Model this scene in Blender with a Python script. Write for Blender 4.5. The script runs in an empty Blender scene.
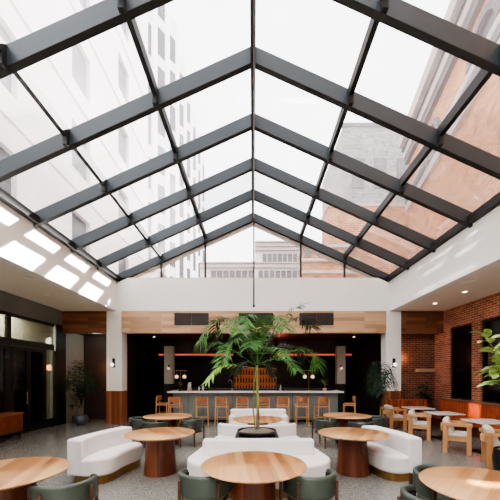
import bpy, bmesh, math, random
from mathutils import Vector, Matrix
R = random.Random(7)
PI = math.pi
scn = bpy.context.scene
COL = scn.collection

# ------------------------------------------------------------------ materials
def new_mat(name):
    m = bpy.data.materials.new(name); m.use_nodes = True
    nt = m.node_tree; b = nt.nodes['Principled BSDF']
    return m, nt, b
def srgb(r, g, b):
    f = lambda c: ((c/255)/12.92 if c/255 <= .04045 else ((c/255+.055)/1.055)**2.4)
    return (f(r), f(g), f(b), 1)
def coords(nt, axes='xyz', scale=(1,1,1), off=(0,0,0)):
    tc = nt.nodes.new('ShaderNodeTexCoord')
    sp = nt.nodes.new('ShaderNodeSeparateXYZ'); nt.links.new(tc.outputs['Object'], sp.inputs[0])
    cb = nt.nodes.new('ShaderNodeCombineXYZ')
    for i, a in enumerate(axes):
        nt.links.new(sp.outputs['xyz'.index(a)], cb.inputs[i])
    mp = nt.nodes.new('ShaderNodeMapping'); nt.links.new(cb.outputs[0], mp.inputs[0])
    mp.inputs['Scale'].default_value = scale; mp.inputs['Location'].default_value = off
    return mp.outputs[0]
def ramp(nt, fac, stops):
    r = nt.nodes.new('ShaderNodeValToRGB'); nt.links.new(fac, r.inputs[0])
    e = r.color_ramp.elements
    while len(e) < len(stops): e.new(.5)
    for i, (p, c) in enumerate(stops): e[i].position = p; e[i].color = c
    return r.outputs[0]
def mixc(nt, fac, a, b, mode='MIX'):
    n = nt.nodes.new('ShaderNodeMix'); n.data_type = 'RGBA'; n.blend_type = mode
    for s, v in ((0, fac), (6, a), (7, b)):
        if hasattr(v, 'is_output'): nt.links.new(v, n.inputs[s])
        else: n.inputs[s].default_value = v
    return n.outputs[2]
def noise(nt, vec, scale, detail=3, rough=.5):
    n = nt.nodes.new('ShaderNodeTexNoise'); nt.links.new(vec, n.inputs['Vector'])
    n.inputs['Scale'].default_value = scale; n.inputs['Detail'].default_value = detail
    n.inputs['Roughness'].default_value = rough
    return n.outputs[0]
def bump(nt, b, h, strength=.3, dist=.01):
    n = nt.nodes.new('ShaderNodeBump'); nt.links.new(h, n.inputs['Height'])
    n.inputs['Strength'].default_value = strength; n.inputs['Distance'].default_value = dist
    nt.links.new(n.outputs[0], b.inputs['Normal'])
def plain(name, c, rough=.6, metal=0, var=.08, vs=6, spec=.5, bmp=0, bs=60):
    m, nt, b = new_mat(name)
    v = coords(nt)
    lo = tuple(x*(1-var) for x in c[:3])+(1,); hi = tuple(min(1, x*(1+var)) for x in c[:3])+(1,)
    nt.links.new(ramp(nt, noise(nt, v, vs), [(.3, lo), (.7, hi)]), b.inputs['Base Color'])
    b.inputs['Roughness'].default_value = rough; b.inputs['Metallic'].default_value = metal
    b.inputs['Specular IOR Level'].default_value = spec
    if bmp: bump(nt, b, noise(nt, v, bs, 4), bmp, .004)
    return m
def wood(name, cols, axes='xyz', plank=(.9, .12), rough=.45, gap=.002, grain=26, spec=.4):
    """planks running along the first axis; cols = dark, mid, light"""
    m, nt, b = new_mat(name)
    v = coords(nt, axes)
    bt = nt.nodes.new('ShaderNodeTexBrick'); nt.links.new(v, bt.inputs['Vector'])
    bt.inputs['Scale'].default_value = 1; bt.inputs['Brick Width'].default_value = plank[0]
    bt.inputs['Row Height'].default_value = plank[1]; bt.inputs['Mortar Size'].default_value = gap
    bt.inputs['Color1'].default_value = (0,0,0,1); bt.inputs['Color2'].default_value = (1,1,1,1)
    bt.inputs['Mortar'].default_value = (0,0,0,1); bt.inputs['Mortar Smooth'].default_value = 0
    bt.offset_frequency = 2; bt.offset = .37
    v2 = coords(nt, axes, (1.2, grain, grain))
    g = noise(nt, v2, 1.0, 4, .6)
    mx = nt.nodes.new('ShaderNodeMath'); mx.operation = 'MULTIPLY_ADD'
    s = nt.nodes.new('ShaderNodeSeparateColor'); nt.links.new(bt.outputs['Color'], s.inputs[0])
    nt.links.new(s.outputs[0], mx.inputs[0]); mx.inputs[1].default_value = .55
    m2 = nt.nodes.new('ShaderNodeMath'); m2.operation = 'MULTIPLY'; nt.links.new(g, m2.inputs[0]); m2.inputs[1].default_value = .5
    nt.links.new(m2.outputs[0], mx.inputs[2])
    nt.links.new(ramp(nt, mx.outputs[0], [(.12, cols[0]), (.45, cols[1]), (.8, cols[2])]), b.inputs['Base Color'])
    b.inputs['Roughness'].default_value = rough; b.inputs['Specular IOR Level'].default_value = spec
    bump(nt, b, g, .08, .003)
    return m
def brick(name, axes, c1, c2, mort, scale=1, bw=.24, bh=.075, rough=.85):
    m, nt, b = new_mat(name)
    v = coords(nt, axes)
    bt = nt.nodes.new('ShaderNodeTexBrick'); nt.links.new(v, bt.inputs['Vector'])
    bt.inputs['Scale'].default_value = 1/scale; bt.inputs['Brick Width'].default_value = bw
    bt.inputs['Row Height'].default_value = bh; bt.inputs['Mortar Size'].default_value = .009
    bt.inputs['Color1'].default_value = c1; bt.inputs['Color2'].default_value = c2
    bt.inputs['Mortar'].default_value = mort
    n = ramp(nt, noise(nt, v, 1.1, 5, .7), [(.3, (.55,.55,.55,1)), (.7, (1.15,1.15,1.15,1))])
    nt.links.new(mixc(nt, 1.0, bt.outputs['Color'], n, 'MULTIPLY'), b.inputs['Base Color'])
    b.inputs['Roughness'].default_value = rough; b.inputs['Specular IOR Level'].default_value = .2
    inv = nt.nodes.new('ShaderNodeMath'); inv.operation = 'SUBTRACT'; inv.inputs[0].default_value = 1
    nt.links.new(bt.outputs['Fac'], inv.inputs[1])
    bump(nt, b, inv.outputs[0], .5, .006)
    return m
def emis(name, c, s):
    m, nt, b = new_mat(name)
    b.inputs['Base Color'].default_value = tuple(x*.3 for x in c[:3])+(1,)
    b.inputs['Emission Color'].default_value = c; b.inputs['Emission Strength'].default_value = s
    return m

M = {}
M['plaster'] = plain('white_plaster', srgb(240,238,233), .85, var=.015, vs=1.5, spec=.2)
M['soffit'] = plain('soffit_paint', srgb(240,230,214), .9, var=.02, vs=1.5, spec=.15)
M['darkwall'] = plain('charcoal_plaster', srgb(112,110,106), .8, var=.06, vs=2, spec=.2)
M['greywall'] = plain('grey_green_plaster', srgb(150,155,148), .8, var=.04, vs=2, spec=.2)
M['black'] = plain('black_paint', srgb(16,16,17), .55, var=.1)
M['barblack'] = plain('dark_bar_lining', srgb(20,16,15), .6, var=.2, vs=2)
M['barceil'] = plain('dark_red_bar_ceiling', srgb(42,22,18), .5, var=.2, vs=2)
M['steel'] = plain('charcoal_painted_steel', srgb(34,43,47), .42, var=.05, vs=3, spec=.45)
M['steel_dark'] = plain('black_painted_steel', srgb(13,14,15), .6, var=.08, vs=3)
M['beige'] = plain('beige_sealant', srgb(205,190,178), .8, var=.05)
M['header'] = wood('pale_walnut_planks', [srgb(142,106,78), srgb(172,136,104), srgb(196,160,126)], 'xzy', (1.15, .138))
M['header_dark'] = wood('dark_walnut_planks', [srgb(78,46,32), srgb(108,68,46), srgb(134,88,60)], 'xzy', (1.15, .138))
M['table'] = wood('oiled_oak_tabletop', [srgb(128,86,50), srgb(178,126,78), srgb(204,158,106)], 'yxz', (3, .105), .3, .0006, 30, .5)
M['table_in'] = M['table']
M['walnut'] = wood('red_walnut_veneer', [srgb(58,28,17), srgb(98,50,31), srgb(124,70,46)], 'zxy', (3, .14), .4, .001, 40)
M['oak'] = wood('honey_oak', [srgb(176,124,76), srgb(206,156,106), srgb(222,178,130)], 'zxy', (4, .3), .45, .0004, 40)
M['clad'] = wood('column_wood_cladding', [srgb(84,44,26), srgb(132,76,48), srgb(158,98,66)], 'zxy', (4, .1), .45, .002, 30)
M['stoolwood'] = plain('tan_stool_wood', srgb(206,158,104), .45, var=.12, vs=10)
M['stoolseat'] = plain('cognac_stool_leather', srgb(158,100,64), .4, var=.1, vs=8)
M['green'] = plain('dark_green_leather', srgb(64,74,66), .4, var=.1, vs=9, bmp=.1, bs=120)
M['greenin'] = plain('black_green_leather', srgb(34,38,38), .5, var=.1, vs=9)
M['greenseat'] = plain('sage_seat_leather', srgb(118,128,108), .45, var=.08, vs=9)
M['chairleg'] = plain('dark_walnut_leg', srgb(82,48,34), .4, var=.15, vs=14)
M['boucle'] = plain('white_boucle', srgb(232,229,226), .95, var=.03, vs=30, spec=.1, bmp=.35, bs=220)
M['cushion'] = plain('cream_cushion_cloth', srgb(222,214,202), .95, var=.04, vs=20, spec=.1, bmp=.2, bs=200)
M['brass'] = plain('brushed_brass_plinth', srgb(150,116,70), .38, metal=.8, var=.15, vs=12)
M['leather'] = plain('oxblood_leather', srgb(156,72,38), .38, var=.2, vs=5)
M['marble'] = plain('white_stone_top', srgb(226,222,216), .22, var=.04, vs=5)
M['darkbrown'] = plain('dark_brown_plaster', srgb(70,56,50), .7, var=.15, vs=1.5)
M['cabinet'] = plain('red_brown_cabinet_wood', srgb(118,62,38), .45, var=.2, vs=6)
M['greige'] = plain('greige_panel', srgb(190,182,168), .7, var=.05)
M['ventbar'] = plain('brown_vent_bar', srgb(62,46,38), .6)
M['barfront'] = plain('blue_grey_bar_front', srgb(116,120,116), .55, var=.06, vs=3)
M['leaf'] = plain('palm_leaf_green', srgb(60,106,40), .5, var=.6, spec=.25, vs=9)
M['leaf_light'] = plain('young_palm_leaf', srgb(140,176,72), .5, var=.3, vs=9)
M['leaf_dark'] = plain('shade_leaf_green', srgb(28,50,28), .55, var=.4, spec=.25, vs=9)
M['leaf_big'] = plain('variegated_rubber_leaf', srgb(164,186,104), .3, var=.5, vs=10)
M['stem'] = plain('palm_cane_green', srgb(140,140,72), .5, var=.25, vs=30)
M['bark'] = plain('grey_brown_bark', srgb(128,114,92), .8, var=.3, vs=30)
M['pot'] = plain('black_glazed_pot', srgb(22,24,26), .35, var=.15)
M['pot_blue'] = plain('blue_grey_ceramic', srgb(70,82,98), .35, var=.1)
M['terracotta'] = plain('pale_terracotta', srgb(196,150,126), .7, var=.08)
M['gravel'] = plain('pebble_mulch', srgb(120,112,98), .9, var=.7, vs=60, bmp=1, bs=90)
M['globe'] = emis('lit_opal_globe', (1,.66,.52,1), .6)
M['globe_w'] = emis('lit_white_globe', (1,.93,.85,1), 1.8)
M['down'] = emis('lit_downlight', (1,.86,.66,1), 7)
M['led'] = emis('red_orange_led', (1,.14,.06,1), .38)
M['amber'] = emis('amber_backlit_panel', (1,.25,.07,1), .1)
M['bottle'] = plain('amber_bottle_glass', srgb(84,42,26), .15, var=.4, vs=20)
M['bottle_d'] = plain('dark_green_bottle_glass', srgb(36,44,34), .15, var=.3, vs=20)
M['bottle_c'] = plain('clear_bottle_glass', srgb(170,168,160), .12, var=.2, vs=20)
M['metal'] = plain('brushed_metal', srgb(160,158,154), .3, metal=.9)
M['facade'] = plain('white_concrete_facade', srgb(236,230,230), .9, var=.03, vs=.3, spec=.1)
M['facade_win'] = plain('pale_grey_facade_glass', srgb(48,48,56), .5, var=.12, vs=.4)
M['stone'] = plain('grey_limestone_band', srgb(188,178,170), .9, var=.12, vs=.6)
M['stone_d'] = plain('weathered_grey_band', srgb(112,110,112), .9, var=.2, vs=.6)
M['greybld'] = brick('grey_brick_block', 'xzy', srgb(160,156,156), srgb(128,124,126), srgb(180,178,176), 2.5)
M['redbld'] = brick('orange_red_brick', 'yzx', srgb(222,152,98), srgb(184,112,70), srgb(224,200,170), 3.0)
M['redbld2'] = brick('faded_red_brick', 'xzy', srgb(216,150,98), srgb(184,118,76), srgb(216,196,170), 3.0)
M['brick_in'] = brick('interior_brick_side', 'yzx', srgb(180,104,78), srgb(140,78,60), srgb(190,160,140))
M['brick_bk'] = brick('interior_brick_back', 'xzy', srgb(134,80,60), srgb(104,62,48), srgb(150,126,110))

# terrazzo
m, nt, b = new_mat('grey_terrazzo')
v = coords(nt)
vo = nt.nodes.new('ShaderNodeTexVoronoi'); nt.links.new(v, vo.inputs['Vector']); vo.inputs['Scale'].default_value = 85
s = nt.nodes.new('ShaderNodeSeparateColor'); nt.links.new(vo.outputs['Color'], s.inputs[0])
c1 = ramp(nt, s.outputs[0], [(.0, srgb(84,86,82)), (.2, srgb(116,117,112)), (.6, srgb(130,130,124)), (.9, srgb(158,157,148))])
nz = ramp(nt, noise(nt, v, 90, 2), [(.35, (.8,.8,.8,1)), (.65, (1.1,1.1,1.1,1))])
nt.links.new(mixc(nt, 1, c1, nz, 'MULTIPLY'), b.inputs['Base Color'])
b.inputs['Roughness'].default_value = .15; b.inputs['Specular IOR Level'].default_value = .5
M['terrazzo'] = m

def glass(name, haze, refl, tint=(1,1,1,1)):
    m = bpy.data.materials.new(name); m.use_nodes = True; nt = m.node_tree
    nt.nodes.remove(nt.nodes['Principled BSDF']); out = nt.nodes['Material Output']
    tr = nt.nodes.new('ShaderNodeBsdfTransparent'); tr.inputs[0].default_value = tint
    tl = nt.nodes.new('ShaderNodeBsdfTranslucent'); tl.inputs[0].default_value = (.9,.88,.88,1)
    v = coords(nt, 'xyz', (1, .6, 1))
    h = ramp(nt, noise(nt, v, 1.6, 5, .65), [(.35, (haze*.5,)*3+(1,)), (.75, (haze*1.7,)*3+(1,))])
    m1 = nt.nodes.new('ShaderNodeMixShader'); nt.links.new(h, m1.inputs[0])
    nt.links.new(tr.outputs[0], m1.inputs[1]); nt.links.new(tl.outputs[0], m1.inputs[2])
    gl = nt.nodes.new('ShaderNodeBsdfGlossy'); gl.inputs['Roughness'].default_value = .03
    fr = nt.nodes.new('ShaderNodeFresnel'); fr.inputs[0].default_value = 1.45
    mm = nt.nodes.new('ShaderNodeMath'); mm.operation = 'MULTIPLY'; nt.links.new(fr.outputs[0], mm.inputs[0]); mm.inputs[1].default_value = refl
    m2 = nt.nodes.new('ShaderNodeMixShader'); nt.links.new(mm.outputs[0], m2.inputs[0])
    nt.links.new(m1.outputs[0], m2.inputs[1]); nt.links.new(gl.outputs[0], m2.inputs[2])
    nt.links.new(m2.outputs[0], out.inputs['Surface'])
    return m
M['roofglass'] = glass('hazy_roof_glass', .10, .3)
M['gableglass'] = glass('gable_glass', .08, .2)
M['doorglass'] = glass('smoked_interior_glass', .0, .6, (.8,.77,.7,1))
M['winblack'] = plain('black_window_glass', srgb(9,10,11), .12, var=.2)

# ------------------------------------------------------------------ mesh helpers
def box(bm, x0, x1, y0, y1, z0, z1, mat=None):
    vs = [bm.verts.new((x, y, z)) for x in (x0, x1) for y in (y0, y1) for z in (z0, z1)]
    for f in ((0,1,3,2), (4,6,7,5), (0,4,5,1), (2,3,7,6), (0,2,6,4), (1,5,7,3)):
        bm.faces.new([vs[i] for i in f])
    if mat is not None:
        for v in vs: v.co = mat @ v.co
    return vs
def BX(*a, **k):
    bm = bmesh.new(); box(bm, *a, **k); return bm
def lathe(bm, prof, n=32, c=(0,0), cap=True):
    rings = []
    for r, z in prof:
        rings.append([bm.verts.new((c[0]+r*math.cos(2*PI*i/n), c[1]+r*math.sin(2*PI*i/n), z)) for i in range(n)])
    for a, b_ in zip(rings, rings[1:]):
        for i in range(n):
            bm.faces.new((a[i], a[(i+1) % n], b_[(i+1) % n], b_[i]))
    if cap:
        bm.faces.new(rings[0][::-1]); bm.faces.new(rings[-1])
    return bm
def tube(bm, pts, rad, n=8):
    pts = [Vector(p) for p in pts]
    if not isinstance(rad, (list, tuple)): rad = [rad]*len(pts)
    rings = []
    for i, p in enumerate(pts):
        d = (pts[min(i+1, len(pts)-1)] - pts[max(i-1, 0)]).normalized()
        u = d.cross(Vector((0,0,1)))
        if u.length < .05: u = d.cross(Vector((0,1,0)))
        u.normalize(); w = d.cross(u)
        rings.append([bm.verts.new(p + rad[i]*(math.cos(2*PI*k/n)*u + math.sin(2*PI*k/n)*w)) for k in range(n)])
    for a, b_ in zip(rings, rings[1:]):
        for k in range(n): bm.faces.new((a[k], a[(k+1) % n], b_[(k+1) % n], b_[k]))
    bm.faces.new(rings[0][::-1]); bm.faces.new(rings[-1])
    return bm
def prism(bm, poly, z0, z1):
    lo = [bm.verts.new((x, y, z0)) for x, y in poly]; hi = [bm.verts.new((x, y, z1)) for x, y in poly]
    n = len(poly)
    bm.faces.new(lo[::-1]); bm.faces.new(hi)
    for i in range(n): bm.faces.new((lo[i], lo[(i+1) % n], hi[(i+1) % n], hi[i]))
    return bm
def sphere(bm, c, r, sz=1, n=12):
    g = bmesh.ops.create_uvsphere(bm, u_segments=n*2, v_segments=n, radius=r)
    for v in g['verts']: v.co = Vector((v.co.x, v.co.y, v.co.z*sz)) + Vector(c)
    return bm
def rrect(x0, x1, y0, y1, r, n=6):
    out = []
    for cx, cy, a in ((x1-r, y1-r, 0), (x0+r, y1-r, PI/2), (x0+r, y0+r, PI), (x1-r, y0+r, 3*PI/2)):
        for i in range(n+1):
            t = a + PI/2*i/n; out.append((cx+r*math.cos(t), cy+r*math.sin(t)))
    return out
def obj(name, bm, mat, parent=None, smooth=False, bevel=0, seg=3, kind=None, label=None, sub=0):
    bmesh.ops.recalc_face_normals(bm, faces=bm.faces)
    me = bpy.data.meshes.new(name); bm.to_mesh(me); bm.free()
    if smooth:
        for p in me.polygons: p.use_smooth = True
    if isinstance(mat, str): mat = M[mat]
    me.materials.append(mat)
    o = bpy.data.objects.new(name, me); COL.objects.link(o)
    if parent: o.parent = parent
    if bevel:
        md = o.modifiers.new('bevel', 'BEVEL'); md.width = bevel; md.segments = seg; md.limit_method = 'ANGLE'
        md.angle_limit = .6; md.harden_normals = False
        for p in me.polygons: p.use_smooth = True
        try:
            me.set_sharp_from_angle(angle=.9)
        except Exception: pass
    elif smooth:
        try: me.set_sharp_from_angle(angle=.8)
        except Exception: pass
    if sub:
        md = o.modifiers.new('sub', 'SUBSURF'); md.levels = sub; md.render_levels = sub
    if kind: o['kind'] = kind
    if label: o['label'] = label
    return o
def tag(o, label, cat, group=None):
    o['label'] = label; o['category'] = cat
    if group: o['group'] = group
    return o
def thing(name, label, cat, loc=(0,0,0), rz=0, group=None):
    o = bpy.data.objects.new(name, None); COL.objects.link(o); o.empty_display_size = .1
    o.location = loc; o.rotation_euler = (0, 0, rz)
    return tag(o, label, cat, group)
def struct(name, bm, mat, **k):
    o = obj(name, bm, mat, **k); o['kind'] = 'structure'; return o
def sempty(name):
    o = bpy.data.objects.new(name, None); COL.objects.link(o); o['kind'] = 'structure'; return o
def dup(root, loc, rz, label, group=None, scale=None):
    r = root.copy(); COL.objects.link(r); r.location = loc; r.rotation_euler = (0, 0, rz); r['label'] = label
    if group: r['group'] = group
    if scale: r.scale = scale
    for ch in list(root.children):
        c = ch.copy(); COL.objects.link(c); c.parent = r
        for g in list(ch.children):
            d = g.copy(); COL.objects.link(d); d.parent = c
    return r

# ------------------------------------------------------------------ dimensions
EYE = 1.8
W = 5.12; SX = 7.14; YB = 11.25; YF = -6.0
ZS = 4.23; ZE = 5.47; ZR = 7.63; SL = .455; RD = .31; RW = .08
XC = 0.0

# ------------------------------------------------------------------ room shell
struct('floor', BX(-SX-1.6, SX+.3, YF-.2, 17.2, -.1, 0), 'terrazzo')
# right brick wall with two openings
WZ0, WZ1 = .98, 3.54
wins = [(9.8, 10.9), (6.9, 9.42), (3.2, 5.6)]
bm = bmesh.new(); y = 11.8
for (a, b_) in wins:
    box(bm, SX, SX+.3, b_, y, 0, ZS); box(bm, SX, SX+.3, a, b_, 0, WZ0); box(bm, SX, SX+.3, a, b_, WZ1, ZS); y = a
box(bm, SX, SX+.3, YF, y, 0, ZS)
struct('wall_right', bm, 'brick_in')
for i, (a, b_) in enumerate(wins):
    w = struct('window_%d' % (4+i), BX(SX+.12, SX+.17, a, b_, WZ0, WZ1), 'winblack')
    f = bmesh.new()
    for (p, q, r, s_) in ((a, a+.05, WZ0, WZ1), (b_-.05, b_, WZ0, WZ1), (a+.05, b_-.05, WZ0, WZ0+.05), (a+.05, b_-.05, WZ1-.05, WZ1)):
        box(f, SX+.06, SX+.12, p, q, r, s_)
    obj('window_frame', f, 'black', w)
# soffits / ceiling
struct('ceiling', BX(W+.2, SX+.3, YF, YB, ZS, ZS+.2), 'soffit')
o = struct('ceiling', BX(-SX-.3, -W-.2, YF, YB, ZS, ZS+.2), 'soffit')
# fascia walls
struct('trim_1', BX(-W-.2, -W, YF, YB, ZS, ZE), 'plaster')
struct('trim_2', BX(W, W+.2, YF, YB, ZS, ZE), 'plaster')
struct('wall_back', BX(-W-.2, W+.2, YB, YB+.25, 4.24, ZE), 'plaster')
# room behind the camera
struct('wall_front', BX(-SX-.3, SX+.3, YF-.2, YF, 0, ZS+.2), 'plaster')
struct('wall_front', BX(-W-.2, W+.2, YF-.2, YF, ZS+.2, ZE), 'plaster')
bm = bmesh.new(); lo = [(-W, ZE), (W, ZE), (0, ZR+RD)]
f_ = [bm.verts.new((x, YF-.1, z)) for x, z in lo]; g_ = [bm.verts.new((x, YF, z)) for x, z in lo]
bm.faces.new(f_); bm.faces.new(g_[::-1])
for i in range(3): bm.faces.new((f_[i], f_[(i+1) % 3], g_[(i+1) % 3], g_[i]))
struct('wall_front', bm, 'plaster')
# wood headers
hd = thing('wood_header', 'long pale walnut plank header above the bar opening', 'header')
hd['kind'] = 'structure'
obj('planks', BX(-4.93, 4.99, YB-.015, YB+.25, 3.41, 4.238), 'header', hd)
def vent(cx, label):
    t = thing('air_vent', label, 'vent', (cx, YB-.016, 3.93), 0, 'black air vents in the wood header')
    w = .64
    bm = bmesh.new()
    for a, b_ in ((-w, -.012), (.012, w)):
        for (p, q, r, s_) in ((a, a+.02, -.23, .23), (b_-.02, b_, -.23, .23), (a+.02, b_-.02, .21, .23), (a+.02, b_-.02, -.23, -.21)):
            box(bm, p, q, -.02, 0, r, s_)
    obj('frame', bm, 'black', t)
    obj('backing', BX(-w+.02, w-.02, -.006, -.001, -.21, .21), 'black', t)
    bm = bmesh.new()
    for k in range(30):
        x = -w+.04 + k*(2*w-.08)/29
        if abs(x) > .03: box(bm, x-.006, x+.006, -.017, -.006, -.208, .208)
    obj('grille_bars', bm, 'ventbar', t)
    obj('divider', BX(-.014, .014, -.024, -.002, -.23, .23), 'header_dark', t)
vent((191.7-253)/300*YB, 'left double air vent in the wood header above the bar')
vent((256-253)/300*YB, 'middle double air vent in the wood header, behind the palm tip')
vent((316.3-253)/300*YB, 'right double air vent in the wood header above the bar')
for nm, a, b_, lab in (('l', -SX, -5.5, 'dark walnut header left of the left column'), ('r', 5.56, SX, 'dark walnut header right of the right column')):
    h = struct('trim_3' if nm == 'l' else 'trim_4', BX(a, b_, YB-.01, YB+.2, 3.41, ZS), 'header_dark')
# columns
for sgn, x0, x1, n in ((-1, -5.49, -4.91, 1), (1, 4.99, 5.55, 2)):
    c = thing('column', ('white square column with wood base left of the bar' if sgn < 0 else 'white square column with wood base right of the bar'), 'column', ((x0+x1)/2, YB+.22, 0))
    hw = (x1-x0)/2
    obj('shaft', BX(-hw, hw, -.225, .225, 1.24, 4.235), 'plaster', c)
    obj('wood_cladding', BX(-hw-.004, hw+.004, -.23, .23, 0, 1.24), 'clad', c)
    s = thing('wall_sconce', ('black wall sconce with opal globe on the left column' if sgn < 0 else 'black wall sconce with opal globe on the right column'), 'sconce', ((113.3-253)/300*11.2 if sgn < 0 else (394.3-253)/300*11.2, YB-.006, 2.29), 0)
    obj('backplate', BX(-.055, .055, -.03, 0, -.17, .17), 'black', s, bevel=.006)
    bm = bmesh.new(); tube(bm, [(0,-.03,-.06), (0,-.075,-.06)], .018); obj('arm', bm, 'black', s)
    bm = bmesh.new(); sphere(bm, (-.01,-.12,-.07), .062); obj('globe', bm, 'globe_w', s, smooth=True)

# left wall : charcoal plaster above, glazed black doors
YD0, YD1 = 3.0, 11.0
struct('wall_left', BX(-SX-.25, -SX, YF, YB+.2, 3.68, ZS), 'darkwall')
struct('wall_left', BX(-SX-.25, -SX, YF, YD0, 0, 3.68), 'darkwall')
struct('wall_left', BX(-SX-.04, -SX, 10.9, YB+.2, 0, 3.68), 'black')
d = sempty('window_3')
X0, X1 = -SX-.11, -SX-.05
bm = bmesh.new()
box(bm, X0, X1, YD0, 10.86, 3.58, 3.68)          # head
box(bm, X0, X1, YD0, 10.86, 2.72, 2.93)          # transom bar
for yy in (YD0+.06, 5.0, 6.9, 8.84):
    box(bm, X0-.01, X1+.01, yy-.07, yy+.07, 2.93, 3.58)
for yy in (YD0+.06, 5.0, 6.9, 8.84, 10.38, 10.93):
    box(bm, X0-.01, X1+.01, yy-.05, yy+.05, 0, 2.72)
box(bm, X0, X1, 10.43, 10.88, 0, .29)
obj('window_frame', bm, 'black', d)
pairs = [(3.13, 4.93), (5.07, 6.83), (6.97, 8.77), (8.91, 10.86)]
for a, b_ in pairs:
    obj('pane', BX(-SX-.1, -SX-.08, a, b_, 2.93, 3.58), 'doorglass', d)
obj('pane', BX(-SX-.1, -SX-.08, 10.43, 10.88, .29, 2.72), 'doorglass', d)
door_lab = ['door_3', 'door_2', 'door_1']
for i, (a, b_) in enumerate([(5.06, 6.84), (6.96, 8.78), (8.90, 10.32)]):
    dd = struct(door_lab[i], BX(-SX-.13, -SX-.06, a, b_, .01, 2.71), 'winblack')
    f = bmesh.new()
    mid = (a+b_)/2
    for p, q in ((a, a+.09), (mid-.09, mid-.005), (mid+.005, mid+.09), (b_-.09, b_)):
        box(f, -SX-.059, -SX-.03, p, q, .01, 2.71)
    for r_, s_ in ((.01, .25), (2.6, 2.71)): box(f, -SX-.06, -SX-.031, a, b_, r_, s_)
    obj('door_frame', f, 'black', dd)
    f = bmesh.new(); tube(f, [(-SX+.02, mid-.14, .9), (-SX+.02, mid-.14, 1.3)], .012)
    tube(f, [(-SX-.03, mid-.14, .95), (-SX+.02, mid-.14, .95)], .009); tube(f, [(-SX-.03, mid-.14, 1.25), (-SX+.02, mid-.14, 1.25)], .009)
    obj('door_handle', f, 'metal', dd)
struct('wall_left', BX(-SX-.22, -SX-.14, YD0, 5.0, 0, 2.72), 'black')
# corridor behind the glass
struct('wall_left', BX(-SX-1.5, -SX-1.4, YD0-1, YB+1.4, 0, 4.2), 'greywall')
struct('ceiling', BX(-SX-1.4, -SX-.25, YD0-1, YB+1.4, 4.1, 4.2), 'soffit')
struct('wall_left', BX(-SX-1.4, -SX-.25, YD0-1, YD0-.9, 0, 4.1), 'greywall')
struct('wall_left', BX(-SX-1.4, -SX-.25, YB+1.4, YB+1.5, 0, 4.1), 'greywall')
# alcoves
struct('wall_back', BX(-SX-.25, -4.92, 12.65, 12.85, 0, 3.5), 'darkbrown')
struct('wall_left', BX(-SX-.04, -SX, YB+.2, 12.65, 0, 3.5), 'greywall')
struct('ceiling', BX(-SX-.25, -5.5, YB+.2, 12.85, 3.5, 3.6), 'barblack')
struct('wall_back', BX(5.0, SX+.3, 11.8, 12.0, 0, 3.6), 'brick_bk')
struct('ceiling', BX(5.3, SX+.3, YB+.2, 12.0, 3.6, 3.7), 'barblack')
tag(obj('stone_ledge', BX((416-253)/300*11.75, SX-.02, 11.66, 11.8, 1.96, 2.08), 'header', bevel=.01), 'pale stone ledge on the dark brick alcove wall at right', 'ledge')
# ------------------------------------------------------------------ bar room
struct('ceiling', BX(-5.5, 5.6, YB+.25, 17, 3.5, 3.6), 'barceil')
struct('wall_back', BX(-5.5, 5.6, 16.9, 17.1, 0, 3.5), 'barblack')
struct('wall_left', BX(-5.2, -5.0, 12.85, 16.9, 0, 3.5), 'barblack')
struct('wall_left', BX(-5.0, -4.92, YB+.46, 12.85, 0, 3.5), 'barblack')
struct('wall_right', BX(5.0, 5.15, 12.0, 16.9, 0, 3.5), 'barblack')
struct('wall_right', BX(5.0, 5.15, YB+.46, 12.0, 0, 3.5), 'barblack')
struct('trim_5', BX(-SX-.3, SX+.3, YB+.25, 17.1, 3.75, 3.85), 'black')

# ------------------------------------------------------------------ skylight
sk = sempty('window_1')
def zb(x): return ZR - SL*abs(x)
ys = [YB - 1.42*k for k in range(12)]
assert ys[-1] > YF
for yy in ys:
    for sg in (-1, 1):
        bm = bmesh.new()
        pts = [(0, ZR), (sg*W, ZR-SL*W), (sg*W, ZR-SL*W+RD), (0, ZR+RD)]
        a = [bm.verts.new((x, yy, z)) for x, z in pts]; b_ = [bm.verts.new((x, yy+RW, z)) for x, z in pts]
        bm.faces.new(a); bm.faces.new(b_[::-1])
        for i in range(4): bm.faces.new((a[i], a[(i+1) % 4], b_[(i+1) % 4], b_[i]))
        obj('rafter', bm, 'steel', sk)
        # flange below the rafter
        bm = bmesh.new()
        pts = [(0, ZR-.012), (sg*W, ZR-SL*W-.012), (sg*W, ZR-SL*W), (0, ZR)]
        a = [bm.verts.new((x, yy-.012, z)) for x, z in pts]; b_ = [bm.verts.new((x, yy+RW+.012, z)) for x, z in pts]
        bm.faces.new(a); bm.faces.new(b_[::-1])
        for i in range(4): bm.faces.new((a[i], a[(i+1) % 4], b_[(i+1) % 4], b_[i]))
        obj('rafter_flange', bm, 'steel_dark', sk)
XP = [0, 1.8, 3.45, W]
for sg in (-1, 1):
    for xp in XP[1:3]:
        z = ZR+RD-SL*xp
        obj('purlin', BX(sg*xp-.042, sg*xp+.042, YF, YB+RW, z-.17, z+.02), 'steel_dark', sk)
        for yy in ys:   # cleat where the glazing bar meets each rafter
            obj('cleat', BX(sg*xp-.042, sg*xp+.042, yy-.08, yy, z-RD-.01, z-.15), 'steel_dark', sk)
    z = ZR-SL*W
    obj('eave_beam', BX(min(sg*W, sg*(W-.14)), max(sg*W, sg*(W-.14)), YF, YB, ZE-.12, ZE+.05), 'steel_dark', sk)
    obj('eave_plate', BX(min(sg*(W+.15), sg*(W)), max(sg*(W+.15), sg*(W)), YF, YB+.2, ZE+.001, z+RD-.02), 'steel_dark', sk)
obj('ridge_beam', BX(-.045, .045, YF, YB+RW, ZR-.03, ZR+RD+.03), 'steel', sk)
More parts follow.
